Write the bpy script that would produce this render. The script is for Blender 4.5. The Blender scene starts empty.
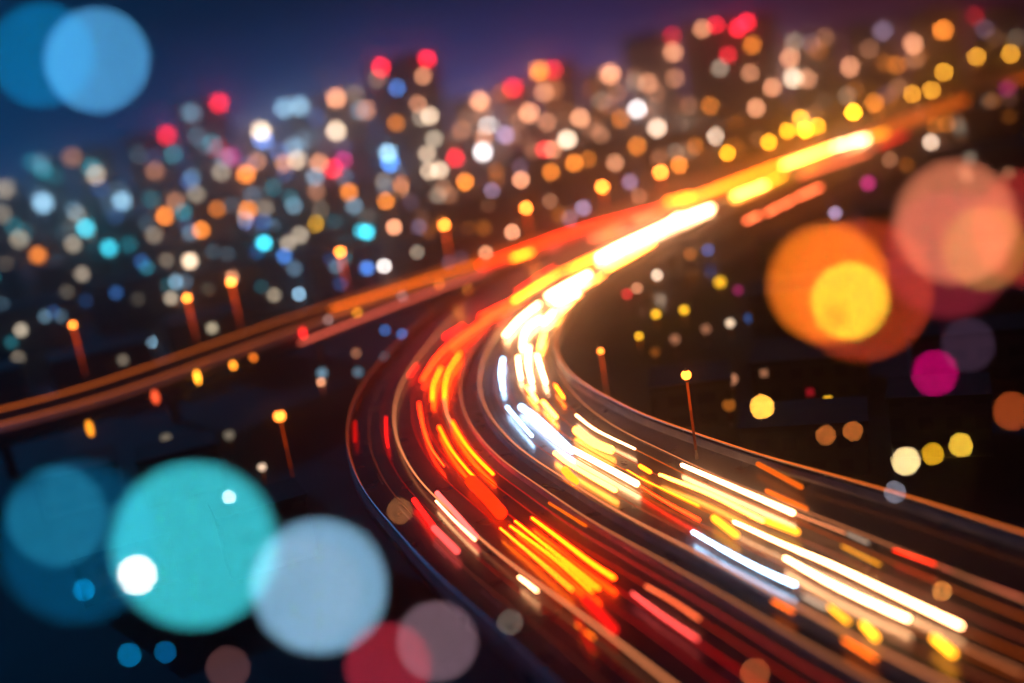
import bpy, bmesh, math, random
from mathutils import Vector, Matrix
import numpy as np

# ------------------------------------------------------------------ camera, sky, exposure
FPX, CAMH = 1050.0, 40.0
ROLL, PITCH = math.radians(9.3), math.radians(12.2)
FOCUS, APERTURE = 116.0, 2.45
sc = bpy.context.scene
_f = np.array([0, math.cos(PITCH), -math.sin(PITCH)]); _r = np.array([1.0, 0, 0]); _u = np.cross(_r, _f)
_c, _s = math.cos(ROLL), math.sin(ROLL)
CF, CR, CU = _f, _c * _r - _s * _u, _s * _r + _c * _u
cam_d = bpy.data.cameras.new("camera"); cam = bpy.data.objects.new("camera", cam_d)
sc.collection.objects.link(cam); sc.camera = cam
cam.matrix_world = Matrix(((CR[0], CU[0], -CF[0], 0), (CR[1], CU[1], -CF[1], 0), (CR[2], CU[2], -CF[2], CAMH), (0, 0, 0, 1)))
cam_d.sensor_width = 36; cam_d.lens = 36 * FPX / 1024
cam_d.clip_start = 0.5; cam_d.clip_end = 6000
cam_d.dof.use_dof = True; cam_d.dof.focus_distance = FOCUS
cam_d.dof.aperture_fstop = cam_d.lens / 1000 / APERTURE

world = bpy.data.worlds.new("World"); sc.world = world; world.use_nodes = True
nt = world.node_tree; nt.nodes.clear()
def wn(t): return nt.nodes.new(t)
out = wn("ShaderNodeOutputWorld"); bg = wn("ShaderNodeBackground")
tc = wn("ShaderNodeTexCoord"); sep = wn("ShaderNodeSeparateXYZ")
nt.links.new(tc.outputs["Generated"], sep.inputs[0])
elev = wn("ShaderNodeValToRGB")                      # height above the horizon
elev.color_ramp.elements[0].position = 0.0; elev.color_ramp.elements[0].color = (1, 1, 1, 1)
elev.color_ramp.elements[1].position = 0.30; elev.color_ramp.elements[1].color = (.02, .02, .02, 1)
e = elev.color_ramp.elements.new(0.05); e.color = (.45, .45, .45, 1)
e = elev.color_ramp.elements.new(0.12); e.color = (.09, .09, .09, 1)
nt.links.new(sep.outputs["Z"], elev.inputs[0])
mapx = wn("ShaderNodeMapRange"); mapx.inputs[1].default_value = -0.55; mapx.inputs[2].default_value = 0.55
nt.links.new(sep.outputs["X"], mapx.inputs[0])
azi = wn("ShaderNodeValToRGB")                       # afterglow: blue in the west, violet and brown in the east
azi.color_ramp.elements[0].position = 0.0; azi.color_ramp.elements[0].color = (.000, .008, .050, 1)
azi.color_ramp.elements[1].position = 1.0; azi.color_ramp.elements[1].color = (.020, .003, .006, 1)
for p, c in ((.22, (.000, .050, .21, 1)), (.42, (.004, .090, .38, 1)), (.60, (.055, .055, .30, 1)), (.80, (.085, .010, .055, 1))):
    q = azi.color_ramp.elements.new(p); q.color = c
nt.links.new(mapx.outputs[0], azi.inputs[0])
mul = wn("ShaderNodeMix"); mul.data_type = 'RGBA'; mul.blend_type = 'MULTIPLY'; mul.inputs[0].default_value = 1
nt.links.new(elev.outputs[0], mul.inputs[6]); nt.links.new(azi.outputs[0], mul.inputs[7])
nt.links.new(mul.outputs[2], bg.inputs[0]); bg.inputs[1].default_value = 1.6
nt.links.new(bg.outputs[0], out.inputs[0])

ml_ = bpy.data.lights.new("blue_fill", 'SUN'); ml_.energy = .9; ml_.angle = math.radians(.5); ml_.color = (.02, .36, 1.0)  # unseen blue sun lamp added to tint the left haze and ground
mo = bpy.data.objects.new("blue_fill", ml_); sc.collection.objects.link(mo)
mo.rotation_euler = Vector((math.sin(math.radians(40)), -math.cos(math.radians(40)), -math.tan(math.radians(13)))).to_track_quat('-Z', 'Y').to_euler()

sc.view_settings.view_transform = 'Standard'; sc.view_settings.look = 'None'
sc.view_settings.exposure = 0; sc.view_settings.gamma = 1
cy = sc.cycles
cy.use_denoising = True; cy.denoiser = 'OPENIMAGEDENOISE'; cy.use_adaptive_sampling = False
cy.max_bounces = 3; cy.diffuse_bounces = 1; cy.glossy_bounces = 2; cy.volume_bounces = 0; cy.transmission_bounces = 2
cy.caustics_reflective = False; cy.caustics_refractive = False
cy.sample_clamp_indirect = 2.0; cy.use_light_tree = True
sc.render.film_transparent = False

# ------------------------------------------------------------------ helpers
COL = sc.collection
rnd = random.Random(11)
def px_ray(px, py):
    d = CF + (px - 512) / FPX * CR + (341.5 - py) / FPX * CU
    return np.array([0, 0, CAMH]), d
def P(px, py, z=0.0):
    o, d = px_ray(px, py); return o + d * ((z - CAMH) / d[2])
def proj(p):
    q = np.array(p, float) - [0, 0, CAMH]; w = q @ CF
    return 512 + FPX * (q @ CR) / w, 341.5 - FPX * (q @ CU) / w, w
def blur_px(depth): return APERTURE * FPX * abs(1 / FOCUS - 1 / depth)
def fade(depth): return math.exp(-HAZE * depth * .6)
HAZE = 0.00095

_mats = {}
def emis(c):
    k = tuple(float('%.2g' % x) for x in c)
    if k not in _mats:
        m = bpy.data.materials.new("lit_glass_and_glow"); m.use_nodes = True; n = m.node_tree; n.nodes.clear()
        o = n.nodes.new("ShaderNodeOutputMaterial"); e = n.nodes.new("ShaderNodeEmission")
        mx = max(max(k), 1e-4)
        e.inputs[0].default_value = (k[0] / mx, k[1] / mx, k[2] / mx, 1); e.inputs[1].default_value = mx
        n.links.new(e.outputs[0], o.inputs[0]); m.cycles.emission_sampling = 'FRONT'; _mats[k] = m
    return _mats[k]
def pbr(name, col, rough=.6, metal=0.0, noise=0.0, nscale=4.0, rough_var=0.0, bump=0.0):
    m = bpy.data.materials.new(name); m.use_nodes = True; n = m.node_tree; b = n.nodes["Principled BSDF"]
    b.inputs["Base Color"].default_value = (*col, 1); b.inputs["Roughness"].default_value = rough; b.inputs["Metallic"].default_value = metal
    if noise or rough_var or bump:
        t = n.nodes.new("ShaderNodeTexCoord"); x = n.nodes.new("ShaderNodeTexNoise"); x.inputs["Scale"].default_value = nscale; x.inputs["Detail"].default_value = 6
        n.links.new(t.outputs["Object"], x.inputs["Vector"])
        if noise:
            r = n.nodes.new("ShaderNodeValToRGB"); r.color_ramp.elements[0].position = .3; r.color_ramp.elements[1].position = .7
            r.color_ramp.elements[0].color = (*[c * (1 - noise) for c in col], 1); r.color_ramp.elements[1].color = (*[c * (1 + noise) for c in col], 1)
            n.links.new(x.outputs["Fac"], r.inputs[0]); n.links.new(r.outputs[0], b.inputs["Base Color"])
        if rough_var:
            q = n.nodes.new("ShaderNodeMapRange"); q.inputs[1].default_value = .3; q.inputs[2].default_value = .7
            q.inputs[3].default_value = rough - rough_var; q.inputs[4].default_value = rough + rough_var
            n.links.new(x.outputs["Fac"], q.inputs[0]); n.links.new(q.outputs[0], b.inputs["Roughness"])
        if bump:
            y = n.nodes.new("ShaderNodeTexNoise"); y.inputs["Scale"].default_value = nscale * 12
            n.links.new(t.outputs["Object"], y.inputs["Vector"])
            u = n.nodes.new("ShaderNodeBump"); u.inputs["Strength"].default_value = bump; u.inputs["Distance"].default_value = .02
            n.links.new(y.outputs["Fac"], u.inputs["Height"]); n.links.new(u.outputs[0], b.inputs["Normal"])
    return m
def wet(m, w, r):
    b = m.node_tree.nodes['Principled BSDF']; b.inputs['Coat Weight'].default_value = w; b.inputs['Coat Roughness'].default_value = r; return m
M = dict(
    asphalt=wet(pbr("wet_asphalt", (.045, .042, .046), .34, noise=.35, nscale=.25, rough_var=.10, bump=.25), .7, .16),
    concrete=pbr("concrete", (.20, .19, .18), .75, noise=.25, nscale=.4),
    steel=pbr("galvanised_steel", (.45, .45, .46), .38, .9, noise=.2, nscale=1.5),
    paint=pbr("worn_road_paint", (.34, .33, .31), .55, noise=.4, nscale=1.2),
    ground=pbr("dark_ground", (.022, .042, .055), .8, noise=.5, nscale=.05),
    pole=pbr("painted_pole", (.22, .20, .18), .5, .3),
    cap=pbr("dark_metal", (.06, .06, .06), .5, .6),
    roof=pbr("roof_felt", (.028, .03, .032), .9, noise=.3, nscale=.3),
    frame=pbr("window_frame", (.12, .12, .13), .5),
)
def facade(col, sc_):
    m = pbr("facade", col, .8); n = m.node_tree; b = n.nodes["Principled BSDF"]
    t = n.nodes.new("ShaderNodeTexCoord"); br = n.nodes.new("ShaderNodeTexBrick"); mp = n.nodes.new("ShaderNodeMapping")
    mp.inputs["Rotation"].default_value = (math.pi / 2, 0, 0)
    n.links.new(t.outputs["Object"], mp.inputs[0]); n.links.new(mp.outputs[0], br.inputs["Vector"])
    br.offset = 0; br.inputs["Scale"].default_value = 1; br.inputs["Brick Width"].default_value = 3.2 * sc_; br.inputs["Row Height"].default_value = 3.1
    br.inputs["Mortar Size"].default_value = .8; br.inputs["Color1"].default_value = (.010, .012, .015, 1); br.inputs["Color2"].default_value = (.022, .024, .028, 1)
    br.inputs["Mortar"].default_value = (*col, 1)
    n.links.new(br.outputs["Color"], b.inputs["Base Color"]); return m
FAC = [facade(c, s) for c, s in (((.15, .15, .15), 1), ((.11, .12, .15), 1.3), ((.20, .14, .11), .9), ((.09, .09, .11), 1.6), ((.05, .045, .04), 1), ((.06, .05, .045), 1.3))]

def link(name, me, mat=None, parent=None, loc=None):
    o = bpy.data.objects.new(name, me); COL.objects.link(o)
    if mat and not me.materials: me.materials.append(mat)
    if parent: o.parent = parent
    if loc is not None: o.location = [float(x) for x in loc]
    return o
def mesh(name, verts, faces, smooth=False):
    me = bpy.data.meshes.new(name); me.from_pydata([tuple(map(float, v)) for v in verts], [], faces)
    bm = bmesh.new(); bm.from_mesh(me); bmesh.ops.recalc_face_normals(bm, faces=bm.faces[:]); bm.to_mesh(me); bm.free()
    if smooth: me.shade_smooth()
    me.update(); return me
def tag(o, label=None, cat=None, group=None, kind=None):
    for k, v in (("label", label), ("category", cat), ("group", group), ("kind", kind)):
        if v: o[k] = v
    return o
def empty(name, loc, rz=0.0):
    o = bpy.data.objects.new(name, None); COL.objects.link(o); o.location = [float(x) for x in loc]; o.rotation_euler = (0, 0, rz); return o
def box_mesh(name, x0, x1, y0, y1, z0, z1):
    v = [(x, y, z) for z in (z0, z1) for y in (y0, y1) for x in (x0, x1)]
    return mesh(name, v, [(0, 1, 3, 2), (4, 6, 7, 5), (0, 4, 5, 1), (2, 3, 7, 6), (0, 2, 6, 4), (1, 5, 7, 3)])
def lathe(name, prof, n=20, smooth=True):
    v, f = [], []
    for r, z in prof:
        for k in range(n):
            a = 2 * math.pi * k / n; v.append((r * math.cos(a), r * math.sin(a), z))
    for i in range(len(prof) - 1):
        for k in range(n):
            a, b = i * n + k, i * n + (k + 1) % n; f.append((a, b, b + n, a + n))
    f.append(tuple(range(n))); f.append(tuple(range((len(prof) - 1) * n, len(prof) * n)))
    return mesh(name, v, f, smooth)
def catmull(pts, step):
    p = [np.array(q, float) for q in pts]
    if len(p) == 2: n = max(2, int(np.linalg.norm(p[1] - p[0]) / step)); return [p[0] + (p[1] - p[0]) * t for t in np.linspace(0, 1, n + 1)]
    p = [2 * p[0] - p[1]] + p + [2 * p[-1] - p[-2]]; r = []
    for i in range(1, len(p) - 2):
        n = max(2, int(np.linalg.norm(p[i + 1] - p[i]) / step))
        for t in np.linspace(0, 1, n, endpoint=False):
            a, b, c, d = p[i - 1], p[i], p[i + 1], p[i + 2]
            r.append(.5 * (2 * b + (c - a) * t + (2 * a - 5 * b + 4 * c - d) * t * t + (3 * b - a - 3 * c + d) * t ** 3))
    r.append(p[-2]); return r
def resample(pts, step):
    pts = np.array(pts); d = np.r_[0, np.cumsum(np.linalg.norm(np.diff(pts, axis=0), axis=1))]
    t = np.linspace(0, d[-1], max(2, int(d[-1] / step) + 1))
    return np.c_[tuple(np.interp(t, d, pts[:, k]) for k in range(pts.shape[1]))]
def smooth(p, it):
    p = p.copy()
    for _ in range(it): p[1:-1] = .25 * p[:-2] + .5 * p[1:-1] + .25 * p[2:]
    return p
def normals2(p):
    t = np.gradient(p, axis=0); t /= np.linalg.norm(t, axis=1)[:, None]
    return np.c_[t[:, 1], -t[:, 0]]                    # points to the right of travel
def sweep(name, line, prof, closed=True, mat=None, z0=0.0):
    """sweep a cross-section of (offset, z) points, offsets constant or arrays along the line"""
    n = normals2(line); m = len(prof); v, f = [], []
    for i in range(len(line)):
        for off, z in prof:
            o = off[i] if hasattr(off, "__len__") else off
            v.append((*(line[i] + n[i] * o), z + z0))
    for i in range(len(line) - 1):
        for k in range(m if closed else m - 1):
            a, b = i * m + k, i * m + (k + 1) % m; f.append((a, b, b + m, a + m))
    if closed: f.append(tuple(range(m))); f.append(tuple(range((len(line) - 1) * m, len(line) * m)))
    return link(name, mesh(name, v, f), mat)
def tube(name, pts, rad, n=8):
    """round rod along 3-D points with domed ends"""
    pts = np.array(pts); v, f = [], []
    t = np.gradient(pts, axis=0); t /= np.linalg.norm(t, axis=1)[:, None]
    rings = [(pts[0] - t[0] * rad * .9, t[0], .15), (pts[0] - t[0] * rad * .55, t[0], .75)] + [(pts[i], t[i], 1) for i in range(len(pts))] + [(pts[-1] + t[-1] * rad * .55, t[-1], .75), (pts[-1] + t[-1] * rad * .9, t[-1], .15)]
    for c, d, s in rings:
        a = np.cross(d, [0, 0, 1]); a /= np.linalg.norm(a); b = np.cross(a, d)
        for k in range(n):
            q = 2 * math.pi * k / n; v.append(c + rad * s * (math.cos(q) * a + math.sin(q) * b))
    for i in range(len(rings) - 1):
        for k in range(n):
            a, b = i * n + k, i * n + (k + 1) % n; f.append((a, b, b + n, a + n))
    f.append(tuple(range(n))); f.append(tuple(range((len(rings) - 1) * n, len(rings) * n)))
    return mesh(name, v, f, True)

# ------------------------------------------------------------------ setting: ground and roads
GZ = -9.0
g = link("ground", box_mesh("ground", -1400, 1400, -300, 1600, GZ - 1, GZ), M["ground"]); tag(g, kind="structure")

MED = [(53, 2), (40, 28), (30.5, 46), (22.2, 61.6), (16.5, 75.1), (12.4, 84.5), (7.5, 95.5), (3.3, 107), (-.6, 118), (-3.4, 129.5), (-5.2, 141), (-6, 155), (-5.2, 171), (-2.9, 188), (.5, 207.7),
       (8.6, 235), (23, 267), (41.2, 299.6), (69.2, 347), (135, 443), (209.9, 545.2), (330, 705), (520, 950)]
C = smooth(resample(catmull(MED, 2.0), 2.0), 6)
NC = len(C)
def along(xs, vs): return np.interp(C[:, 1], xs, vs)
RW = along([60, 80, 107, 130, 150, 175, 215, 280, 400], [21, 20, 17.6, 16, 14, 12.4, 13, 14, 14])   # right kerb offset
LW = -19.6
road = sweep("road", C, [(LW, 0), (RW, 0), (RW, -.9), (RW * .55, -2.6), (-9, -2.6), (LW, -.9)], mat=M["asphalt"]); tag(road, kind="structure")
BM = [(0, 428), (82, 408), (182, 373), (293, 332), (400, 296), (500, 263), (600, 228)]
bl = [P(x, y)[:2] for x, y in BM]
b0 = bl[0] + (bl[0] - bl[1]) / np.linalg.norm(bl[0] - bl[1]) * 120
bl = [b0] + bl
nC = normals2(C)
for yy in (345, 420, 500, 600, 720, 900):
    i = int(np.argmin(abs(C[:, 1] - yy))); bl.append(C[i] - nC[i] * 24)
B = smooth(resample(catmull(bl, 2.0), 2.0), 60)
BW = 8.6
ramp = sweep("ramp_road", B, [(-BW, .15), (BW, .15), (BW, -.8), (BW * .5, -2.8), (-BW * .5, -2.8), (-BW, -.8)], mat=M["asphalt"]); tag(ramp, kind="structure")
# a slip road on the ground, right of the main viaduct
i0 = int(np.argmin(abs(C[:, 1] - 240))); S = C[i0:i0 + 190] + nC[i0:i0 + 190] * 24
slip = sweep("slip_road", S, [(-4, GZ + .12), (4, GZ + .12), (4, GZ - .1), (-4, GZ - .1)], mat=M["asphalt"]); tag(slip, kind="structure")
# painted lines
def paint(line, off, w=.16, z=.006, dash=None):
    n = normals2(line); v, f = [], []; ln = len(line)
    if dash is None: segs = [(0, ln - 1)]
    else: segs = [(i, min(i + dash[0], ln - 1)) for i in range(0, ln - 1, dash[1])]
    for a, b in segs:
        if b <= a: continue
        k = len(v)
        for i in range(a, b + 1):
            o = off[i] if hasattr(off, "__len__") else off
            for q in (-w / 2, w / 2): v.append((*(line[i] + n[i] * (o + q)), z))
        for i in range(b - a): f.append((k + 2 * i, k + 2 * i + 1, k + 2 * i + 3, k + 2 * i + 2))
    return v, f
V, Fc = [], []
for line, off, dash, z in ((C, -4.2, None, .006), (C, -8.5, (2, 6), .006), (C, -16.6, (2, 6), .006), (C, 1.0, None, .006), (C, 5.0, (2, 6), .006), (C, 9.0, (2, 6), .006), (C, np.minimum(RW - 1.6, 13), None, .006), (B, 0, (2, 6), .156), (B, -7.4, None, .156), (B, 7.4, None, .156)):
    v, f = paint(line, off, z=z, dash=dash); k = len(V); V += v; Fc += [tuple(i + k for i in q) for q in f]
mk = link("road_markings", mesh("road_markings", V, Fc), M["paint"]); tag(mk, kind="structure")

# ------------------------------------------------------------------ barriers
def barrier(line, off, label, base_z=0.0, h=.85, side=1, rail=True, name="crash_barrier", rh=.38, step=4):
    mid = line[len(line) // 2]; r = empty(name, (0, 0, 0)); tag(r, label, "barrier")
    o_ = np.asarray(off) if hasattr(off, "__len__") else np.full(len(line), float(off))
    w = sweep("parapet", line, [(o_ - .28, base_z - .0), (o_ - .28, base_z + .12), (o_ - .12, base_z + h), (o_ + .12, base_z + h), (o_ + .28, base_z + .12), (o_ + .28, base_z)], mat=M["concrete"]); w.parent = r
    if rail:
        n = normals2(line); pts = [(*(line[i] + n[i] * o_[i]), base_z + h + rh) for i in range(len(line))]
        ra = link("handrail", tube("handrail", pts, .09, 6), M["steel"], r)
        k = 0; pm = lathe("post", [(.05, 0), (.05, rh)], 6)
        for i in range(0, len(line), 12):
            q = line[i]; px, py, w_ = proj((*q, base_z))
            if w_ > 260 or not (-80 < px < 1100 and -50 < py < 740) or k >= 60: continue
            link("post", pm, M["steel"], r, (*(line[i] + n[i] * o_[i]), base_z + h)); k += 1
    return r
iN = int(np.argmin(abs(C[:, 1] - 262)))
barrier(C[:iN], LW + .35, "concrete parapet with steel handrail along the outer left edge of the curving road", rail=True)
barrier(C, RW - .35, "concrete parapet with steel handrail along the right edge of the curving road", rail=True)
mb = empty("median_barrier", (0, 0, 0)); tag(mb, "low double concrete median barrier dividing red trails from white trails", "barrier")
for q in (-2.7, -.25):
    w = sweep("parapet", C, [(q - .22, 0), (q - .1, .75), (q + .1, .75), (q + .22, 0)], mat=M["concrete"]); w.parent = mb
barrier(B, -BW + .35, "parapet and handrail along the far side of the straight ramp road at left", base_z=.15)
iB = int(np.argmin(abs(B[:, 1] - 300)))
barrier(B[:iB], BW - .35, "parapet and handrail along the near side of the straight ramp road at left", base_z=.15)

# piers under the viaducts
pier_m = {}
def pier(p, tz, lab, ang):
    r = empty("bridge_pier", (p[0], p[1], GZ), ang); tag(r, lab, "pier", "piers carrying the elevated roads")
    hh = tz - GZ
    if 'c' not in pier_m:
        pier_m['c'] = lathe("column", [(1.0, 0), (.9, .6), (.9, hh - 1.2), (1.2, hh - .1)], 20)
        pier_m['k'] = box_mesh("crosshead", -4.5, 4.5, -.9, .9, hh - .9, hh)
    link("column", pier_m['c'], M["concrete"], r); link("crosshead", pier_m['k'], M["concrete"], r, (0, 0, .02))
    return r
for y in range(0, 6):
    i = int(np.argmin(abs(B[:, 0] - (-92 + y * 24)))); n = normals2(B)[i]
    pier(B[i], -2.85, ["concrete pier under the ramp road near the left edge", "concrete pier under the ramp road left of the lone lower lamp", "concrete pier under the ramp road above the lone lower lamp",
                       "concrete pier under the ramp road close to the curve", "concrete pier under the ramp road behind the curve", "concrete pier under the ramp road where it meets the curve"][y], math.atan2(n[1], n[0]))

# ------------------------------------------------------------------ light trails
TC = dict(tail=(26, .85, .012), red=(4, .03, .025), ored=(9, .17, .015), amber=(12, 1.7, .05), white=(16, 7.6, 3.2), warm=(15, 4.2, .5),
          blue=(6, 10, 15), orange=(2.6, .48, .05), tan=(.9, .27, .10), pink=(4.0, .35, .3), yellow=(3.2, 1.15, .04), coral=(2.6, .38, .12), dim=(.6, .09, .05), grey=(.6, .42, .3))
def trail(label, col, w, pts, z=.7, gain=1.0, group=None):
    p3 = [P(x, y, z) for x, y in pts]
    dep = float(np.mean([(p - [0, 0, CAMH]) @ CF for p in p3])); bl_ = blur_px(dep)
    core = max(w - bl_, .3 * w, 1.2)
    rad = core * dep / FPX / 2
    zz = max(z, rad + .12)
    p3 = [P(x, y, zz) for x, y in pts]
    L = sum(np.linalg.norm(p3[i + 1] - p3[i]) for i in range(len(p3) - 1))
    c = catmull(p3, max(.6, L / 40))
    k = gain * min(2.8, 1.1 * max(1, bl_ / core)) / fade(dep)
    o = link("light_trail", tube("light_trail", c, rad), emis([q * k for q in TC[col]]))
    tag(o, label, "light trail", group); return o
def long_trail_or_glow(label, col, w_m, line, off, z, gain, a=0, b=None):
    q = line[a:b]; n = normals2(line)[a:b]; off = off[a:b] if hasattr(off, '__len__') else [off] * len(q)
    o = link("light_trail", tube("light_trail", [(*(q[i] + n[i] * off[i]), z) for i in range(len(q))], w_m), emis([x * gain for x in TC[col]]))
    return tag(o, label, "light trail")
iF = int(np.argmin(abs(C[:, 1] - 330))); iS = int(np.argmin(abs(C[:, 1] - 40)))
long_trail_or_glow("long thin tan lane line glow sweeping the whole left carriageway near its shoulder", "tan", .10, C, -12.8, .7, 1.5, iS, int(np.argmin(abs(C[:, 1] - 215))))  # lane line with its brightness put in as a glowing rod
long_trail_or_glow("long thin tan lit edge glow hugging the left side of the median barrier", "tan", .07, C, -2.95, .95, .8, iS, int(np.argmin(abs(C[:, 1] - 215))))  # light caught by the median edges, built in as glowing rods here and below
long_trail_or_glow("long orange lit edge glow hugging the right side of the median barrier", "tan", .09, C, .05, .95, 1.2, iS, iF)
long_trail_or_glow("thin orange light line along the right parapet of the curving road", "tan", .07, C, 12.4, .7, .8, iS, int(np.argmin(abs(C[:, 1] - 190))))
long_trail_or_glow("orange lit edge glow on the far side of the ramp road", "orange", .16, B, -8.2, 1.8, .36, 20, None)  # lit edge of the ramp deck, put in as a glowing rod
long_trail_or_glow("faint orange light line along the middle of the ramp road", "orange", .13, B, .6, .8, .30, 20, int(np.argmin(abs(B[:, 1] - 250))))

long_trail_or_glow("orange lit edge glow along the top of the right parapet of the curving road", "orange", .09, C, RW - .35, 1.36, .38, iS, int(np.argmin(abs(C[:, 1] - 235))))  # light along the parapet tops, built in as glowing rods here and below
long_trail_or_glow("dull red lit edge glow along the top of the outer left parapet", "coral", .07, C, LW + .35, 1.36, .16, int(np.argmin(abs(C[:, 1] - 120))), int(np.argmin(abs(C[:, 1] - 225))))
iA = int(np.argmin(abs(C[:, 1] - 225)))
for off, col, gain, rad, lab in ((-4.7, "red", .3, .05, "long thin red light trail in the left carriageway by the median"), (-6.3, "ored", .13, .05, "long thin orange red light trail in the left carriageway, second from median"),
        (-8.3, "red", .4, .06, "long thin red light trail along the middle of the left carriageway"), (-10.2, "red", .25, .05, "long thin red light trail just right of the tan one"),
        (-14.6, "red", .12, .05, "long faint red light trail just left of the tan one"), (-16.4, "dim", .45, .05, "long faint dull red light trail nearest the outer parapet"),
        (2.3, "coral", .30, .045, "long thin orange light trail in the right carriageway nearest the median"), (4.1, "amber", .10, .05, "long thin amber light trail in the right carriageway, second from median"),
        (6.4, "amber", .12, .05, "long thin amber light trail along the middle of the right carriageway"), (8.2, "coral", .35, .05, "long thin orange light trail right of the middle of the right carriageway"),
        (10.4, "amber", .10, .05, "long thin amber light trail beside the right kerb line")):
    long_trail_or_glow(lab, col, rad, C, off, .65, gain * .55, iS, iA)
for z_, off, gain, lab in ((.8, 3.0, .16, "faint orange light trail fading toward the upper right corner, lower one"), (.8, -8.0, .22, "faint orange light trail fading toward the upper right corner, upper one")):
    q_ = C[int(np.argmin(abs(C[:, 1] - 520))):]; long_trail_or_glow(lab, "amber", .55, q_, off, z_, gain)
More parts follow.
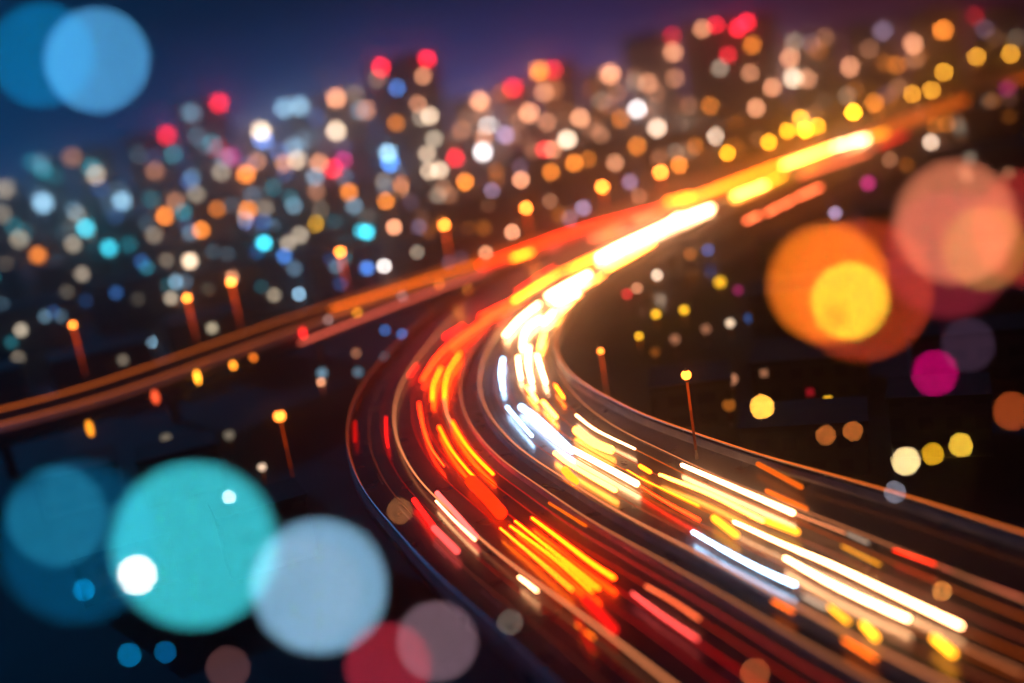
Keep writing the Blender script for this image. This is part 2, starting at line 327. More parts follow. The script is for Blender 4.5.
T = [
 # left carriageway, around the bend
 ("short yellow tail trail at the tip of the bend, left of a curved pair", "tail", 5, [(441,368),(433.5,384),(432,400)]),
 ("longer yellow tail trail at the tip of the bend, right of a curved pair", "tail", 5, [(460,353),(449,370),(445,384),(444,399)]),
 ("hair-thin tan trail joining two yellow tail trails at the bend", "tan", 2.4, [(444,399),(447,414),(452,424)]),
 ("orange red trail curving beside the long tan line below the bend", "ored", 4, [(419,403),(421,417),(426,436),(433,451),(444,466)]),
 ("yellow cored tail trail below the bend, left one of a steep pair", "tail", 5, [(439,427),(451,449),(465,467),(474,477)]),
 ("yellow cored tail trail below the bend, right one of a steep pair", "tail", 6, [(452,422),(457,431),(467,446),(478,459),(493,474)]),
 ("short fat red trail beside the tan line above the bend", "red", 7, [(417,365),(409,376)], .4),
 ("short red trail on the shoulder lane, nearest the tan line", "red", 6, [(386,417),(386,433),(388,447)], .3),
 ("dim red trail on the shoulder against the outer parapet", "red", 8, [(355,422),(355,441)], .12),
 ("long red stream entering the bend from the far road", "ored", 6, [(422,380),(439,355),(463,335),(496,314),(525,299)]),
 ("orange stream running into the bend between red stream and median", "ored", 5, [(451,349),(482,325),(508,311)]),
 ("short red trail on the outer edge above the bend", "red", 7, [(445,337),(463,326)]),
 ("bright amber stream on the far straight before the bend, left of the white streams", "amber", 8, [(513,301),(558,274),(601,254)]),
 ("orange link between the amber stream and the bend", "ored", 6, [(480,317),(513,301)]),
 ("red trail running along the outer edge of the amber stream", "red", 5, [(517,292),(554,268)]),
 ("fat orange reflected glow on the wet lane below the steep tail pair", "ored", 14, [(471,481),(486,496),(501,513)], .25),  # light reflected on wet asphalt, put in as a glowing rod
 ("orange trail left of the three parallel yellow tail trails", "amber", 4, [(500,528),(539,561),(572,590)], .5),
 ("yellow tail trail, left line of three parallel ones near the bottom", "tail", 4.5, [(510,526),(535,544),(560,563),(592,591)]),
 ("yellow tail trail, middle line of three parallel ones near the bottom", "tail", 4.5, [(515,521),(555,553),(599,589)]),
 ("thick yellow tail trail, right line of three parallel ones near the bottom", "tail", 7, [(532,518),(560,539),(590,562),(614,578)]),
 ("wide red reflected glow below the three parallel tail trails", "red", 18, [(586,599),(600,614),(614,630)], .3),  # this and the next: reflected light given as wide glowing rods
 ("dim red reflected glow crossing the tan line near the bottom", "red", 12, [(577,618),(592,650)], .07),
 ("pink trail in the lane beside the median near the bottom", "pink", 5, [(632,593),(660,614),(697,639)], .55),
 ("dull orange trail tight against the median near the bottom", "coral", 8, [(646,586),(672,601),(699,619)], .4),
 ("pink red trail overlapping the tan line on its right side", "pink", 7, [(437,493),(456,514),(476,537)], .8),
 ("red trail on the shoulder lane below the bend", "red", 7, [(414,500),(433,526)], .9),
 ("fat pink trail continuing the shoulder red trail downward", "pink", 10, [(434,528),(457,551)], .45),
 ("bright pinkish white stretch of the tan line below the bend", "white", 4.5, [(436,501),(455,521),(475,540)], .35),  # lit stretches of the lane line, glow built into rods
 ("short white stretch of the tan line near the bottom", "white", 6, [(519,577),(537,591)], .4),
 ("orange stretch of the tan line near the bottom edge", "amber", 6, [(577,625),(594,638)], .12),
 ("short amber stretch of the line left of the median barrier", "amber", 5, [(549,503),(586,526)], .1),
 # right carriageway, bend
 ("white trail hugging the median where the bend begins", "white", 6, [(539,304),(521,318),(505,335)]),
 ("bent white trail right of the one hugging the median", "white", 6, [(541,318),(529,327),(524,335),(522,349)]),
 ("short white trail above the bent white trail", "white", 6, [(553,312),(543,323)]),
 ("short creamy trail on the inner side of the bend", "warm", 6, [(544,333),(539,349)]),
 ("short blue white trail standing alone beside the median at the bend", "blue", 6, [(503,359),(501,372),(503,389)], .6),
 ("white trail at the tightest part of the bend, left of the brightest one", "white", 5, [(518,357),(519,368),(521,379)]),
 ("broad brightest white trail at the tightest part of the bend", "white", 7, [(529,347),(528,364),(532,382)]),
 ("white trail at the tightest part of the bend, right of the brightest one", "white", 5.5, [(537,355),(541,368),(546,383)]),
 ("short creamy trail just below the tightest part of the bend", "warm", 7, [(527,387),(537,401)]),
 ("short fat creamy trail leaving the bend", "warm", 8, [(543,402),(556,417)]),
 ("short amber trail at the inner kerb of the bend", "amber", 4, [(555,385),(564,398)]),
 ("blue white trail leaving the bend beside the median", "blue", 6, [(507,407),(519,421),(532,436)], .55),
 ("broad blue white trail leaving the bend, right of the narrow blue one", "blue", 9, [(521,407),(535,417),(552,432),(572,451)], .6),
 ("fat golden trail right of the blue trails", "warm", 10, [(576,430),(592,442),(611,450)], .7),
 ("thin white trail near the inner kerb right of the golden one", "white", 4, [(576,415),(596,430),(635,449)], .8),
 ("white trail over the wet golden patch, left one of two", "warm", 5, [(555,453),(574,467),(615,490)]),
 ("white trail over the wet golden patch, right one of two", "white", 6, [(572,449),(602,465),(637,484)], .8),
 ("thin orange trail continuing the white one from the golden patch", "ored", 3.5, [(637,484),(666,502),(699,520)]),
 ("short golden glow on the wet patch under the white pair", "amber", 9, [(565,470),(575,482)], .4),
 ("thin yellow trail in the middle of the right carriageway", "amber", 3, [(627,470),(648,482),(699,506)], .7),
 ("tiny amber trail in the middle of the right carriageway", "amber", 5, [(640,466),(650,472)], .7),
 # right carriageway, near straight
 ("long creamy white trail second from the right kerb", "warm", 7, [(660,475),(705,492),(738,508),(763,521)]),
 ("long white trail nearest the right kerb", "white", 7, [(682,465),(738,489),(793,513)]),
 ("thin tan trail continuing the white one nearest the kerb", "tan", 3.5, [(793,513),(845,533)]),
 ("yellow reflected glow above the lone blue white trail", "yellow", 12, [(714,518),(736,535)]),  # this and the next: wet-road reflections modelled as glowing rods
 ("yellow reflected glow at the end of the creamy white trail", "yellow", 12, [(767,521),(797,532)]),
 ("longest white trail, upper line of the big pair at lower right", "white", 8, [(734,522),(780,543),(828,563),(883,589),(961,626)], .6),
 ("thick white trail, lower line of the big pair at lower right", "white", 9, [(785,558),(826,581),(863,599),(908,619)], .6),
 ("blue white trail alone in the lane beside the median at lower right", "blue", 8, [(693,532),(724,550),(758,568),(795,585)], .4),
 ("grey trail at the end of the lone blue white trail", "grey", 9, [(804,596),(826,608)], .7),
 ("yellow reflected glow after the grey one beside the median", "yellow", 12, [(830,607),(848,622)], .55),  # wet-road reflections built as glowing rods, down to the corner one
 ("round yellow reflected glow below the thick white trail", "yellow", 17, [(863,624),(876,638)], .8),
 ("round yellow reflected glow nearest the lower right corner", "yellow", 18, [(934,638),(953,654)], .85),
 ("amber stretch on the right side of the median line", "amber", 6, [(773,601),(793,612)], .15),  # lit stretches of the median line, glow built into rods
 ("yellow stretch on the right side of the median line nearest the bottom edge", "amber", 7, [(844,640),(875,659)], .18),
 ("dim tan trail running out to the lower right corner", "tan", 4, [(963,646),(1023,673)], .6),
 ("short yellow trail between the big white pair and the right kerb", "yellow", 6, [(842,546),(880,565)], .25),
 ("orange red trail close to the right parapet", "ored", 5, [(894,550),(943,567)], .25),
 ("dim red trail continuing along the right parapet to the edge", "dim", 4, [(943,568),(1023,598)], .8),
 ("orange reflected glow against the inside of the right parapet", "amber", 8, [(758,464),(801,487)], .07),  # this and the next: light reflected at the parapet, made as glowing rods
 ("amber reflected glow beside the white trail nearest the kerb", "amber", 9, [(767,491),(806,509)], .1),
 ("wide grey brown trail beyond the thin tan one near the right kerb", "grey", 9, [(848,534),(868,543)], .35),
 # far straight
 ("white trail on the far straight, upper left one of a bright bundle", "white", 10, [(548,296),(568,285),(589,274)]),
 ("white trail on the far straight, lower one of a bright bundle", "white", 8, [(556,302),(578,293)]),
 ("narrow creamy trail on the inner side of the bright bundle", "warm", 6, [(552,319),(566,306),(580,294)]),
 ("narrow creamy trail right of the bright bundle", "warm", 6, [(585,286),(605,274)]),
 ("big white trail filling the far straight beyond the bundle", "white", 11, [(599,258),(621,246),(665,226),(679,217)]),
 ("creamy trail on the right side of the big far white one", "warm", 9, [(609,268),(652,243)]),
 ("white trail on the far road just before the merge", "white", 10, [(676,221),(711,208)]),
 ("creamy trail on the far road after the merge", "warm", 9, [(734,196),(766,184)]),
 ("yellow trail on the far road between two creamy ones", "yellow", 8, [(766,184),(784,175)]),
 ("yellowish white trail on the far road, third from its end", "warm", 10, [(784,165),(831,148)]),
 ("white trail on the far road, second from its end", "white", 10, [(834,147),(866,138)], .6),
 ("yellow trail at the far end of the road", "yellow", 9, [(869,137),(886,132)], .5),
 ("salmon trail below the white ones at the far end", "coral", 9, [(800,176),(831,165),(869,152)], .5),
 ("red trail fading out at the far end of the road", "red", 9, [(878,146),(905,134)], .25),
 # ramp road
 ("broad orange stream on the ramp road left of the merge", "ored", 8, [(480,265),(515,252),(574,231),(636,214),(679,203)], .45),
 ("orange stream on the ramp road beyond the merge", "amber", 9, [(679,203),(728,184),(784,163)], .45),
 ("yellow trail on the ramp road under the street lamps", "amber", 7, [(513,258),(531,252)]),
 ("salmon trail on the ramp road near the merge, longer one", "coral", 7, [(591,239),(625,226)], .8),
 ("salmon trail on the ramp road near the merge, shorter one", "coral", 8, [(634,221),(658,213)], .9),
 ("yellow trail at the merge of ramp and main road", "amber", 8, [(667,202),(692,195)], .7),
 ("faint red stream on the ramp road's near lane", "dim", 7, [(300,343),(400,304),(480,274),(560,246)], .9),
 ("orange stream on the ramp road's far lane above the curve", "amber", 5, [(330,309),(400,287),(480,262)], .10),
]
for t in T:
    trail(t[0], t[1], t[2], t[3], gain=(t[4] if len(t) > 4 else 1.0))
for lab, pts in (("row of red tail lights on the slip road, lowest one", [(746,221),(759,215)]), ("row of red tail lights on the slip road, second from below", [(767,213),(778,207)]),
                 ("row of red tail lights on the slip road, third from below", [(783,205),(792,200)]), ("row of red tail lights on the slip road, topmost one", [(798,197),(820,187)])):
    trail(lab.replace("row of red tail lights", "salmon red light trail"), "coral", 9, pts, z=.5 + GZ, gain=.9)

# ------------------------------------------------------------------ street lamps
lamp_meshes = {}
def lamp_thing(base, h, globe_r, col, label, group, name="street_lamp", cat="street lamp"):
    r = empty(name, base); tag(r, label, cat, group)
    k = (round(h, 1), round(globe_r, 2))
    if k not in lamp_meshes:
        pole = lathe("pole", [(.2, 0), (.2, .5), (.13, .7), (.11, h - globe_r - .25)], 10)
        col_ = lathe("collar", [(.14, h - globe_r - .25), (.26, h - globe_r - .12), (globe_r * .55, h - globe_r * .85)], 12)
        gl = lathe("lamp_globe", [(max(.02, globe_r * math.sin(a)), h - globe_r * math.cos(a)) for a in np.linspace(.3, math.pi - .45, 9)], 16)
        cp = lathe("lamp_cap", [(globe_r * .46, h + globe_r * .88), (globe_r * .5, h + globe_r * .95), (.05, h + globe_r * 1.25)], 12)
        lamp_meshes[k] = (pole, col_, gl, cp)
    pole, col_, gl, cp = lamp_meshes[k]
    p_ = link("pole", pole, M["pole"], r)
    for za, zb, q_ in ((.64, 1.0, .075), (.36, .64, .035), (.12, .36, .014)):  # globe light falling on the pole, put in as dimming emissive sleeves
        zt = h - globe_r - .26; link("pole_glow", lathe("pole_glow", [(.15, zt * za + .01), (.15, zt * zb)], 10), emis([c * q_ * q for c, q in zip(col, (1, .35, .1))]), p_)
    link("collar", col_, M["cap"], r)
    g_ = link("lamp_globe", gl.copy() if gl.materials else gl, None, r)
    g_.data.materials.clear(); g_.data.materials.append(emis(col)); link("lamp_cap", cp, M["cap"], r)
    return r
def lamp_px(bulb, basepx, bz, w, col, label, group, I=1.0):
    b = P(basepx[0], basepx[1], bz); lo, hi = 1.0, 60.0
    for _ in range(40):
        m_ = (lo + hi) / 2
        if proj(b + [0, 0, m_])[1] > bulb[1]: lo = m_
        else: hi = m_
    h = lo; dep = proj(b + [0, 0, h])[2]; bl_ = blur_px(dep); core = max(w - bl_, 4.0); rad = core * dep / FPX / 2
    k = I * 1.6 * (max(core, bl_) / core) ** 2 / fade(dep)
    return lamp_thing(b, h, rad, [c * k for c in col], label, group)
AMB = (2.4, .55, .06); YEL = (1.5, .60, .02)
GB = "street lamps along the ramp road"
for (bu, ba, lab) in (((79,325),(87,381),"globe street lamp standing alone near the left edge, before the ramp road"),
    ((190,298),(198,346),"globe street lamp on the ramp road, left one of the close pair"),
    ((232,282),(242,332),"globe street lamp on the ramp road, right one of the close pair"),
    ((343,252),(349,297),"globe street lamp on the ramp road above the yellow reflection blob"),
    ((445,225),(452,269),"globe street lamp on the ramp road below the tall left tower"),
    ((527,208),(531,241),"globe street lamp on the ramp road behind the bend"),
    ((603,187),(606,213),"globe street lamp on the ramp road left of the merge"),
    ((660,172),(663,193),"globe street lamp on the ramp road right at the merge")):
    lamp_px(bu, ba, .15, 13 if bu[0] > 100 else 12, AMB, lab, GB, .75 if bu[0] < 100 else 1.0)
lamp_px((288,416),(296,492), GZ, 17, AMB, "lone globe street lamp on the ground below the ramp road, lower left", None, 1.3)
lamp_px((602,351),(608,402), GZ, 10, AMB, "small globe street lamp in the dark inside the bend", None, 1.0)
lamp_px((685,375),(697,459), 0, 11, AMB, "slender globe street lamp standing at the right kerb of the curving road", None, 1.5)
lamp_px((493,285),(494,309), GZ, 8, (1.6,.9,.5), "small pale globe lamp between the ramp road and the curve", None, .9)
GF = "yellow street lamps along the far road"
for (bu, ba, lab) in (((728,153),(730,176),"yellow street lamp on the far road, first after the merge"), ((769,142),(771,162),"yellow street lamp on the far road, second after the merge"),
    ((788,131),(790,156),"yellow street lamp left of the bright cluster on the far road"), ((801,118),(804,150),"topmost yellow street lamp of the bright cluster on the far road"),
    ((805,130),(807,149),"brightest yellow street lamp inside the cluster on the far road"), ((816,126),(819,145),"right hand yellow street lamp of the bright cluster on the far road"),
    ((852,112),(855,133),"whitish yellow street lamp alone after the bright cluster"), ((911,94),(914,116),"golden street lamp on the far road, left one of a close pair"),
    ((930,90),(933,109),"golden street lamp on the far road, right one of a close pair"), ((943,72),(946,103),"tall golden street lamp above the close pair on the far road"),
    ((976,57),(979,92),"tall orange street lamp near the upper right corner, left one"), ((1009,54),(1012,82),"tall orange street lamp near the upper right corner, right one")):
    lamp_px(bu, ba, .15, 19, YEL if bu[0] < 900 else (1.2, .5, .04), lab, GF, {852: 1.4, 805: 1.6}.get(bu[0], .8) if bu[0] < 900 else .5)

# added reflection blobs: light reflected off the ramp, built as glowing solids
def reflection(px, py, w, h, col, label, group, I):
    z = .15; p = P(px, py + h / 2, z); dep = proj(p)[2]
    r = empty("reflection_blob", p, math.atan2(p[1], p[0]) - math.pi / 2); tag(r, label, "reflection blob", group)
    bl_ = blur_px(dep); cw = max(w - bl_, 4) * dep / FPX; ch = max(h - bl_, 5) * dep / FPX
    k = I * (w * h) / ((cw * FPX / dep) * (ch * FPX / dep)) / fade(dep)
    link("blob_back", box_mesh("blob_back", -cw / 2 - .1, cw / 2 + .1, .0, .3, 0, ch + .35), M["cap"], r)
    le = link("lens", lathe("lens", [(max(.02, cw / 2 * math.sin(a)), .2 + ch / 2 - ch / 2 * math.cos(a)) for a in np.linspace(.1, math.pi - .1, 9)], 16), emis([c * k for c in col]), r); le.location = (0, -cw / 2 - .02, 0)
for a in ((199,373,13,22,(1.5,.5,.03),"bright yellow reflection blob on the ramp road under the close lamp pair",.9), (234,361,11,16,(1.5,.42,.03),"amber reflection blob on the ramp road right of the bright yellow one",.7),
          (254,356,14,9,(1.2,.25,.02),"low orange reflection blob on the ramp road, right one of a group of three",.5), (92,425,14,24,(1.2,.36,.02),"yellow reflection blob on the ramp road nearest the left edge",.55),
          (157,393,15,22,(1,.10,.03),"dull red reflection blob on the ramp road left of the yellow one",.5), (304,328,14,20,(1,.02,.02),"deep red reflection blob on the ramp road in the middle",.65),
          (358,311,13,11,(1.6,.6,.03),"yellow reflection blob on the ramp road, just below a street lamp",.9), (440,283,12,9,(1.4,.3,.02),"orange reflection blob on the ramp road near the curve",.7),
          (403,295,11,9,(.8,.5,.5),"pale pink reflection blob on the ramp road",.4), (329,319,9,8,(.8,.5,.45),"small pale reflection blob on the ramp road",.5)):
    reflection(a[0], a[1], a[2], a[3], a[4], a[5], "reflection blobs on the ramp road", a[6])

# ------------------------------------------------------------------ city
HUE = dict(W=(1, .72, .50), O=(1, .27, .03), R=(1, .015, .04), P=(1, .40, .20), C=(.05, .66, .85), B=(.08, .30, .95), G=(.62, .50, .36), L=(.36, .66, .90), Y=(1, .50, .02), M=(.65, .03, .22), V=(.55, .38, .62), K=(1, .93, .9), N=(.25, .45, 1))
WORD = dict(W="cream", O="orange", R="red", P="peach", C="cyan", B="blue", G="grey", L="pale blue", Y="yellow", M="magenta", V="violet", K="white", N="bright blue")
LIGHTS = """219 103 R .8 11|167 135 R .7 11|191 113 L .3 13|261 131 W .95 11|263 140 B .7 11|284 108 L .5 12|300 106 L .55 12|336 98 P .8 10|336 131 W .8 10|72 157 P .25 12|41 163 L .2 13|96 175 W .4 10|92 168 C .25 11|43 203 L .75 14|5 189 G .4 13|2 214 G .3 12|86 228 C .75 11|122 201 L .6 13|155 171 P .3 11|218 148 R .25 12|231 157 M .45 10|221 172 G .4 10|246 174 O .85 11|257 162 P .45 9|284 163 P .5 11|297 160 W .6 10|294 147 L .35 11|319 163 P .55 9|315 177 L .35 9|333 169 R .85 10|343 160 M .5 9|165 216 O .75 9|177 201 P .45 10|196 194 G .35 10|183 212 C .25 10|217 209 O .4 9|248 210 O .65 9|246 216 W .6 8|244 221 N .75 9|265 208 G .3 9|294 206 L .3 9|322 210 G .35 9|315 224 Y .8 9|273 230 L .5 10|143 218 B .35 11|118 217 B .25 12|201 230 O .7 9|78 215 G .25 10|317 191 P .3 9|
382 67 R .95 10|427 59 R .9 10|423 76 P .45 8|397 88 B .4 8|366 110 P .4 9|396 123 O .4 9|388 153 L .75 9|390 163 B .8 9|418 104 P .4 8|430 116 W .6 8|434 139 G .5 8|427 154 W .45 8|429 171 W .5 8|440 170 W .6 8|421 118 G .35 8|438 195 G .3 8|445 204 G .4 7|455 158 R .8 9|465 182 O .8 7|480 101 P .8 10|496 101 R .45 9|513 88 R .8 11|539 71 O .9 11|553 70 R .6 9|544 92 P .5 9|529 113 P .8 10|489 128 K .95 11|505 135 V .55 10|483 152 K 1 10|484 137 P .45 9|462 130 P .3 10|545 151 R .8 10|552 150 P .6 9|567 140 W .95 10|580 118 P .7 9|547 122 P .4 9|551 172 O .6 8|574 163 O .7 8|588 159 O .35 8|610 74 P .9 11|648 83 P .5 11|628 102 P .45 8|637 109 K .8 9|621 119 O .6 8|637 146 O .55 8|657 128 W .8 9|677 128 W 1 9|615 163 P .5 8|521 180 P .7 6|550 201 P .25 6|583 208 V .45 8|630 182 V .35 9|639 196 P .35 8|492 191 V .4 6|673 52 P .6 9|672 36 R .35 8|675 78 P .35 9|349 192 O .65 9|386 201 O .65 8|399 188 P .65 9|383 180 G .3 9|354 206 L .3 9|401 184 O .35 8|367 232 C .85 9|361 231 C .5 8|394 227 P .8 7|679 165 O .7 7|600 135 P .3 10|
702 29 P .5 9|716 25 R .6 7|738 28 R .9 10|747 22 R .8 8|752 45 O .5 9|728 55 R .5 8|720 68 G .35 8|750 73 P .4 8|784 44 P .35 9|794 42 G .3 9|790 58 P .6 9|793 78 W .8 10|807 79 P .5 9|772 87 P .7 9|756 108 P .6 8|710 106 O .4 8|717 136 W .9 9|736 128 O .85 9|695 146 O .35 9|845 31 O .4 10|840 45 O .5 8|850 67 P .6 9|846 76 Y .6 8|883 31 V .3 10|905 20 R .3 9|913 44 P .6 10|943 30 O .8 9|897 66 O .45 9|874 103 O .6 9|975 16 R .25 9|931 142 W .85 11|935 125 O .4 9|947 124 O .4 9|835 213 V .7 7|868 183 M .7 11|890 160 P .35 10|907 165 O .25 8|1007 88 M .3 11|
19 239 G .4 11|38 255 O .6 12|73 244 G .4 10|109 248 C .65 11|154 235 G .3 9|82 274 G .4 10|120 282 G .35 10|190 261 W .9 11|175 282 L .45 9|171 298 G .5 9|232 277 P .5 7|264 243 C 1 10|232 239 G .45 9|288 243 G .5 9|300 235 G .5 9|284 256 B .5 8|274 295 G .4 8|299 294 L .7 7|212 328 G .5 9|21 330 G .55 10|18 358 G .5 10|106 346 G .4 9|123 360 G .25 9|166 438 G .4 9|229 435 G .4 9|322 373 L .5 9|321 382 P .85 5|262 467 W .9 7|
384 266 K 1 9|367 268 B .6 9|417 252 G .35 7|486 253 P .8 6|468 290 O .5 5|469 303 P .5 6|512 232 P .7 5|385 330 B .4 8|402 334 B .45 7|356 353 P .35 8|358 372 L .35 9|385 357 L .3 8|657 275 W .85 8|637 288 P .6 8|627 294 R .6 6|
656 314 Y 1 8|684 310 Y 1 8|639 336 Y .9 4|675 339 P .5 9|720 282 Y 1 10|730 323 W .9 8|752 295 P .6 9|738 290 M .4 9|706 329 P .45 9|750 318 B .45 9|690 254 O .35 8|708 250 B .35 8|732 379 P .55 9|764 373 P .35 9|729 405 O .4 9|828 400 Y 1.3 7|150 342 L 1 7|810 392 R .3 9|655 352 O .3 9"""
lights = []
for row in LIGHTS.replace("\n", "").split("|"):
    a = row.split(); lights.append((float(a[0]), float(a[1]), a[2], float(a[3]), float(a[4])))
hor_y = lambda x: 111.46 - .1638 * (x - 512)
# building boxes: front face towards the camera; (centre, width, depth, top)
blds = []
def clear(x, y, rad):
    return min(np.min(np.hypot(C[:, 0] - x, C[:, 1] - y)) - 22, np.min(np.hypot(B[:, 0] - x, B[:, 1] - y)) - 11, np.min(np.hypot(S[:, 0] - x, S[:, 1] - y)) - 6) > rad
def add_bld(az, D, w, dp, top, yaw=0.0, force=False):
    x, y = D * math.tan(az), D
    rad = math.hypot(w, dp) / 2
    cx, cy = x + math.sin(az) * dp / 2, y + math.cos(az) * dp / 2
    if not force and not clear(cx, cy, rad): return None
    for b in blds:
        if math.hypot(b["x"] - cx, b["y"] - cy) < (rad + b["rad"]) * .78: return None
    b = dict(x=cx, y=cy, w=w, d=dp, top=top, rz=-az + yaw, rad=rad, win=[], D=D); blds.append(b); return b
def skyline_top(az, D, hw):
    xs = []
    for (px, py, *_r) in lights:
        o, d = px_ray(px, py); a = math.atan2(d[0], d[1])
        if abs(a - az) < hw: xs.append(CAMH + d[2] / d[1] * D)
    return xs
# two tall towers
for pxl, pxr, pyt, D in ((384, 436, 60, 620), (690, 762, 22, 700)):
    o, d = px_ray((pxl + pxr) / 2, pyt + 4); az = math.atan2(d[0], d[1])
    add_bld(az, D, (pxr - pxl) / FPX * D * .96, 24, CAMH + d[2] / d[1] * D + 3, force=True)["tower"] = True
for D, z0, z1, wmin, wmax, dep in ((118, -3.5, -1.5, 10, 15, 9), (150, -3.5, -1.5, 11, 17, 10), (195, -3, -1.5, 12, 20, 11), (250, -2, 3, 16, 24, 13), (330, 3, 7, 22, 34, 16), (420, 6, 11, 24, 38, 18), (560, 11, 18, 26, 44, 20), (780, 22, 34, 30, 50, 24)):
    az = -.60
    while az < .60:
        w = rnd.uniform(wmin, wmax); az += (w / 2 + rnd.uniform(1, 5)) / D
        add_bld(az, D * rnd.uniform(.96, 1.04), w, dep * rnd.uniform(.8, 1.2), rnd.uniform(z0, z1), rnd.uniform(-.12, .12)); az += (w / 2) / D
az = -.58
while az < .58:                                                     # the skyline row
    D = 1080; w = rnd.uniform(34, 56); az += w / 2 / D
    tops = skyline_top(az, D, w / 2 / D)
    top = max(rnd.uniform(36, 50), max(tops) + 5 if tops else 0)
    add_bld(az, D, w * .96, 28, top, 0); az += (w / 2 + 1) / D
def hit(px, py, margin=.6):
    o, d = px_ray(px, py); best = None
    for b in blds:
        ca, sa = math.cos(-b["rz"]), math.sin(-b["rz"])
        ox, oy = o[0] - b["x"], o[1] - b["y"]
        lx, ly = ca * ox - sa * oy, sa * ox + ca * oy; dx, dy = ca * d[0] - sa * d[1], sa * d[0] + ca * d[1]
        if dy <= 0: continue
        t = (-b["d"] / 2 - ly) / dy
        if t <= 0: continue
        X, Z = lx + t * dx, o[2] + t * d[2]
        if abs(X) < b["w"] / 2 - margin and GZ + .5 < Z < b["top"] - .4 and (best is None or t < best[0]): best = (t, b, X, Z)
    return best
loose = []
for L in lights:
    h = hit(L[0], L[1])
    if h: h[1]["win"].append((h[2], h[3], L[2], L[3], L[4], h[0]))
    else: loose.append(L)
unit_win = box_mesh("pane", -.5, .5, -.15, .15, -.5, .5)
win_frame = None
win_cache = {}
def window(b, root, X, Z, hue, I, r, dep, dimwin=False):
    bl_ = blur_px(dep); core = max((2 * r - bl_) * (.6 if dep < 300 else 1), .62 * r); s = core * dep / FPX
    k = I ** 1.4 * 1.4 * (max(core, bl_) / core) ** 2 / fade(dep)
    key = (hue, round(I, 2), round(core, 0), round(dep / 40), dimwin)
    if key not in win_cache:
        me = unit_win.copy(); me.materials.append(emis([c * k for c in HUE[hue]])); win_cache[key] = me
    o = link("window", win_cache[key], None, root, (X, -b["d"] / 2 - .03, Z)); o.scale = (s, 1, s); return o
def place_phrase(px):
    for lim, s in ((60, "at the left edge"), (150, "by the lone left lamp"), (215, "left of the paired lamps"), (290, "right of the paired lamps"), (375, "left of the tall left tower"),
                   (450, "beside the tall left tower"), (520, "right of the tall left tower"), (600, "midway between both towers"), (685, "left of the tall right tower"), (770, "beside the tall right tower"),
                   (850, "behind the clustered lamps"), (930, "right of the clustered lamps")):
        if px < lim: return s
    return "at the right edge"
used = {}; recs = []
fm_cache = {}
nb = 0
for b in sorted(blds, key=lambda q: q["x"] / q["D"]):
    px, py, dep = proj((b["x"], b["y"], (b["top"] + GZ) / 2)); pt = proj((b["x"], b["y"], b["top"]))
    if not (-25 < px < 1050) or pt[1] > 690: continue
    low = b["top"] < 5
    # hidden behind the viaduct or showing nothing: skip unlit far blocks only when off frame
    kind = "tower_block" if b.get("tower") else ("low_house" if b["D"] < 300 else "apartment_block")
    root = empty(kind, (b["x"], b["y"], 0), b["rz"])
    link("wall", box_mesh("wall", -b["w"] / 2, b["w"] / 2, -b["d"] / 2, b["d"] / 2, GZ, b["top"]), rnd.choice(FAC[4:] if b['D'] < 300 else FAC[:4]), root)
    ro = box_mesh("roof", -b["w"] / 2 - .25, b["w"] / 2 + .25, -b["d"] / 2 - .25, b["d"] / 2 + .25, b["top"] + .003, b["top"] + .7)
    rf = link("roof", ro, M["roof"], root)
    if b["top"] > 15:
        link("stair_house", box_mesh("stair_house", -3, 3, -3, 3, b["top"] + .7, b["top"] + 3.4), M["roof"], rf)
    seen = []
    for (X, Z, hue, I, r, t) in b["win"]:
        window(b, root, X, Z, hue, I, r, b["D"]); seen.append(WORD[hue])
    for _ in range(0 if b.get("tower") or b["D"] < 300 else rnd.randint(3, 6)):
        X, Z = rnd.uniform(-.42, .42) * b["w"], GZ + 2 + rnd.random() ** .8 * (b["top"] - GZ - 4)
        if any(math.hypot(X - q[0], Z - q[1]) < 4 for q in b["win"]): continue
        hu = rnd.choice("LLCBGBCL" if px < 400 else "GPOVPOP")
        window(b, root, X, Z, hu, rnd.choice((.10, .15, .22)), rnd.choice((8, 9, 10)), b["D"], True)
    cnt = {}
    for s in seen: cnt[s] = cnt.get(s, 0) + 1
    NUM = ["no", "one", "two", "three", "four", "five", "six", "seven", "eight", "nine"]
    ws = ", ".join(f"{NUM[min(n, 9)]} {s}" for s, n in sorted(cnt.items(), key=lambda q: -q[1])[:2])
    base = {"tower_block": "tall tower", "low_house": "low house", "apartment_block": "dark block"}[kind]
    lab = f"{base} with {ws} brighter window{'s' if sum(cnt.values()) > 1 else ''}" if ws else f"{base} with " + ("no lit windows" if kind == "low_house" else "only dim windows")
    row = {True: "on the skyline", False: "in the middle rows"}[b["D"] > 700] if b["D"] > 300 else "down near the road"
    lab += f" {place_phrase(px)}"
    recs.append((lab, px, root))
for lab in sorted({q[0] for q in recs}):
    same = sorted([q for q in recs if q[0] == lab], key=lambda q: q[1]); n_ = len(same)
    ORD = {1: [""], 2: [", left one", ", right one"], 3: [", left one", ", middle one", ", right one"]}.get(n_, [", leftmost", ", second from left", ", third from left", ", fourth from left", ", fifth from left", ", sixth from left"])
    for q, sfx in zip(same, ORD): tag(q[2], lab + sfx, "building")
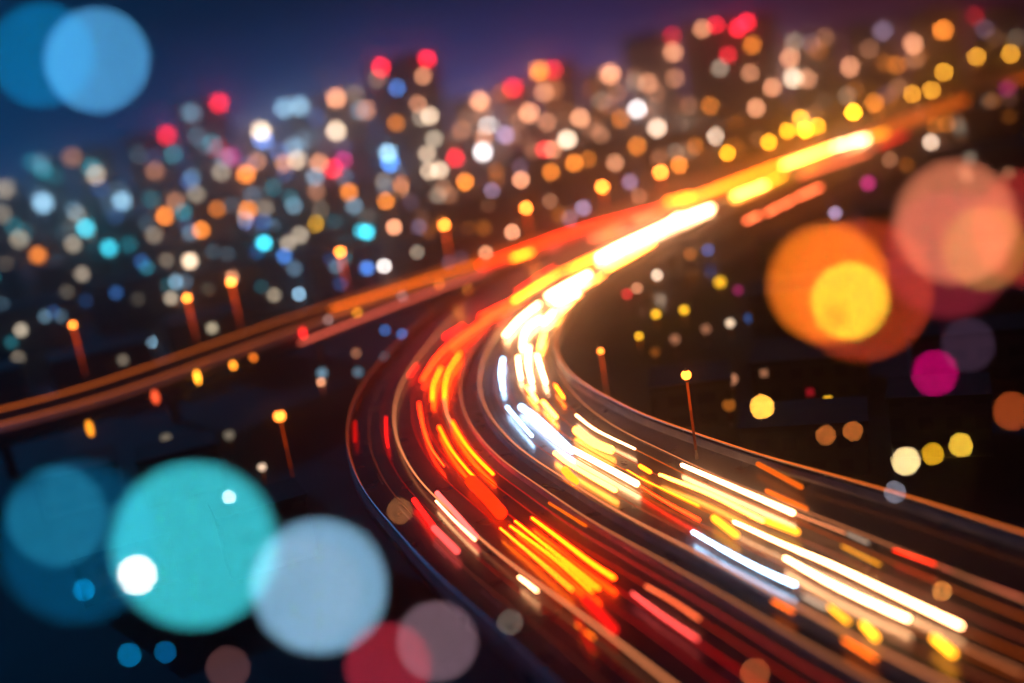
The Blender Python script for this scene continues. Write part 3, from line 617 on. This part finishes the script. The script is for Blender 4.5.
# loose lights: lamps on short posts on the ground (below the horizon)
for (px, py, hue, I, r) in loose:
    p = P(px, py, GZ + 3.2)
    if p[1] < 0 or p[1] > 1400: continue          # sky side of the horizon: nothing to stand on
    dep = proj(p)[2]; bl_ = blur_px(dep); core = max(2 * r - bl_, 4); rad = core * dep / FPX / 2
    k = I ** 1.5 * 1.25 * (max(core, bl_) / core) ** 2 / fade(dep)
    lab = f"{WORD[hue]} globe post lamp on the ground {place_phrase(px)}"
    q = 0
    while lab in used: q += 1; lab += [", nearer", ", lower", ", dim"][q % 3]
    used[lab] = 1
    lamp_thing((p[0], p[1], GZ), 3.2, rad, [c * k for c in HUE[hue]], lab, None, "post_lamp", "post lamp")

# ------------------------------------------------------------------ coloured lanterns hung close to the camera
def lantern(px, py, r, col, I, label, frac=.13, dist=None):
    d_ = dist or 1 / (2 * r / FPX / APERTURE + 1 / FOCUS)
    o, d = px_ray(px, py); p = o + d * d_
    R = frac * 2 * r * d_ / FPX / 2
    root = empty("lantern", p); tag(root, label, "lantern", "coloured lanterns hung close to the viewer")
    k = 1.15 * I / frac ** 2
    gl = lathe("globe", [(max(.005, R * math.sin(a)), -R * math.cos(a)) for a in np.linspace(.05, math.pi - .35, 12)], 24)
    link("globe", gl, emis([c * k for c in col]), root)
    cp = link("cap", lathe("cap", [(R * .38, R * .93), (R * .38, R * 1.15), (R * .12, R * 1.25)], 12), M["cap"], root)
    link("cord", lathe("cord", [(.008, R * 1.25), (.008, 26)], 6), M["cap"], root)
    return root
LAN = [
 (42, 55, 52, (.0, .14, .32), .55, "dim blue lantern in the upper left corner, left one of two"),
 (97, 60, 52, (.06, .28, .52), .75, "brighter blue lantern in the upper left corner, right one of two"),
 (57, 516, 50, (.01, .14, .22), .6, "dim teal lantern at the left edge above the dark blue one"),
 (78, 542, 80, (.0, .06, .14), .6, "very large dark blue lantern at the left edge"),
 (194, 545, 82, (.04, .52, .58), .8, "largest bright cyan lantern at lower left"),
 (319, 586, 67, (.22, .43, .62), .75, "large pale blue lantern right of the bright cyan one"),
 (308, 590, 54, (.10, .10, .12), .5, "faint grey lantern overlapping the pale blue one"),
 (388, 665, 43, (.30, .015, .03), .7, "dim crimson lantern at the bottom edge right of the pale blue one"),
 (437, 641, 40, (.17, .10, .13), .7, "mauve grey lantern at the bottom edge right of the crimson one"),
 (228, 668, 22, (.10, .04, .04), .6, "small dull brown lantern at the bottom edge"),
 (137, 575, 20, (1.0, .80, .72), .9, "small brilliant white lantern in front of the bright cyan one"),
 (828, 283, 59, (.85, .17, .01), .8, "large bright orange lantern at right"),
 (850, 301, 39, (.75, .55, .03), .75, "yellow lantern inside the right side of the large orange one"),
 (862, 290, 71, (.45, .04, .01), .5, "large red lantern behind the orange one", .08),
 (956, 222, 61, (.55, .15, .075), .75, "large coral pink lantern near the right edge"),
 (985, 248, 42, (.25, .14, .02), .6, "olive yellow lantern overlapping the coral pink one"),
 (948, 255, 63, (.16, .01, .02), .8, "large dark red lantern below the coral pink one"),
 (1030, 228, 58, (.22, .012, .01), .9, "dark red lantern cut by the right edge"),
 (129, 655, 12, (.0, .16, .36), .6, "small blue lantern at the bottom left, left one of two"),
 (165, 652, 11, (.0, .10, .26), .6, "small blue lantern at the bottom left, right one of two"),
 (84, 590, 11, (.0, .22, .50), .6, "small blue lantern inside the large dark blue one"),
 (229, 497, 7, (.75, .9, .95), .8, "tiny white lantern over the top of the bright cyan one"),
 (400, 511, 13, (.25, .09, .03), .7, "small dim orange lantern over the outer parapet"),
 (942, 591, 10, (.55, .20, .04), .8, "small orange lantern over the lower right of the road"),
 (755, 673, 15, (.32, .07, .02), .7, "small dark orange lantern at the bottom edge right of centre"),
 (935, 373, 23, (.42, .0, .10), .7, "magenta lantern right of the large red one"),
 (968, 345, 27, (.03, .015, .03), .8, "very dim violet lantern above the magenta one"),
 (1012, 411, 19, (.32, .05, .01), .7, "dark orange lantern cut off near the right edge"),
 (762, 407, 12, (1.6, .7, .08), 1.0, "brilliant yellow lantern below the large orange one"),
 (826, 435, 10, (.42, .11, .02), .8, "small brown orange lantern, left one of two under the bright star lamp"),
 (853, 431, 10, (.42, .11, .02), .8, "small brown orange lantern, right one of two under the bright star lamp"),
 (906, 461, 14, (1.1, .8, .35), .9, "creamy yellow lantern, brightest of three in a row at right"),
 (933, 454, 11, (.65, .33, .01), .9, "dull yellow lantern, middle of three in a row at right"),
 (961, 445, 12, (.8, .48, .04), .9, "bright yellow lantern, rightmost of three in a row at right"),
 (895, 492, 11, (.16, .16, .2), .8, "small grey blue lantern under the creamy yellow one"),
 (510, 622, 13, (.12, .10, .08), .6, "small grey lantern over the bottom of the outer parapet"),
]
for a in LAN: lantern(*a)

# ------------------------------------------------------------------ night haze
hz = link("haze", box_mesh("haze", -1420, 1420, -320, 1620, GZ - 2, 190), None); tag(hz, kind="stuff")
m = bpy.data.materials.new("haze"); m.use_nodes = True; n = m.node_tree; n.nodes.clear()
o = n.nodes.new("ShaderNodeOutputMaterial"); v = n.nodes.new("ShaderNodeVolumePrincipled")
v.inputs["Color"].default_value = (.86, .82, .84, 1); v.inputs["Density"].default_value = HAZE; v.inputs["Anisotropy"].default_value = .968
n.links.new(v.outputs[0], o.inputs["Volume"]); hz.data.materials.append(m)
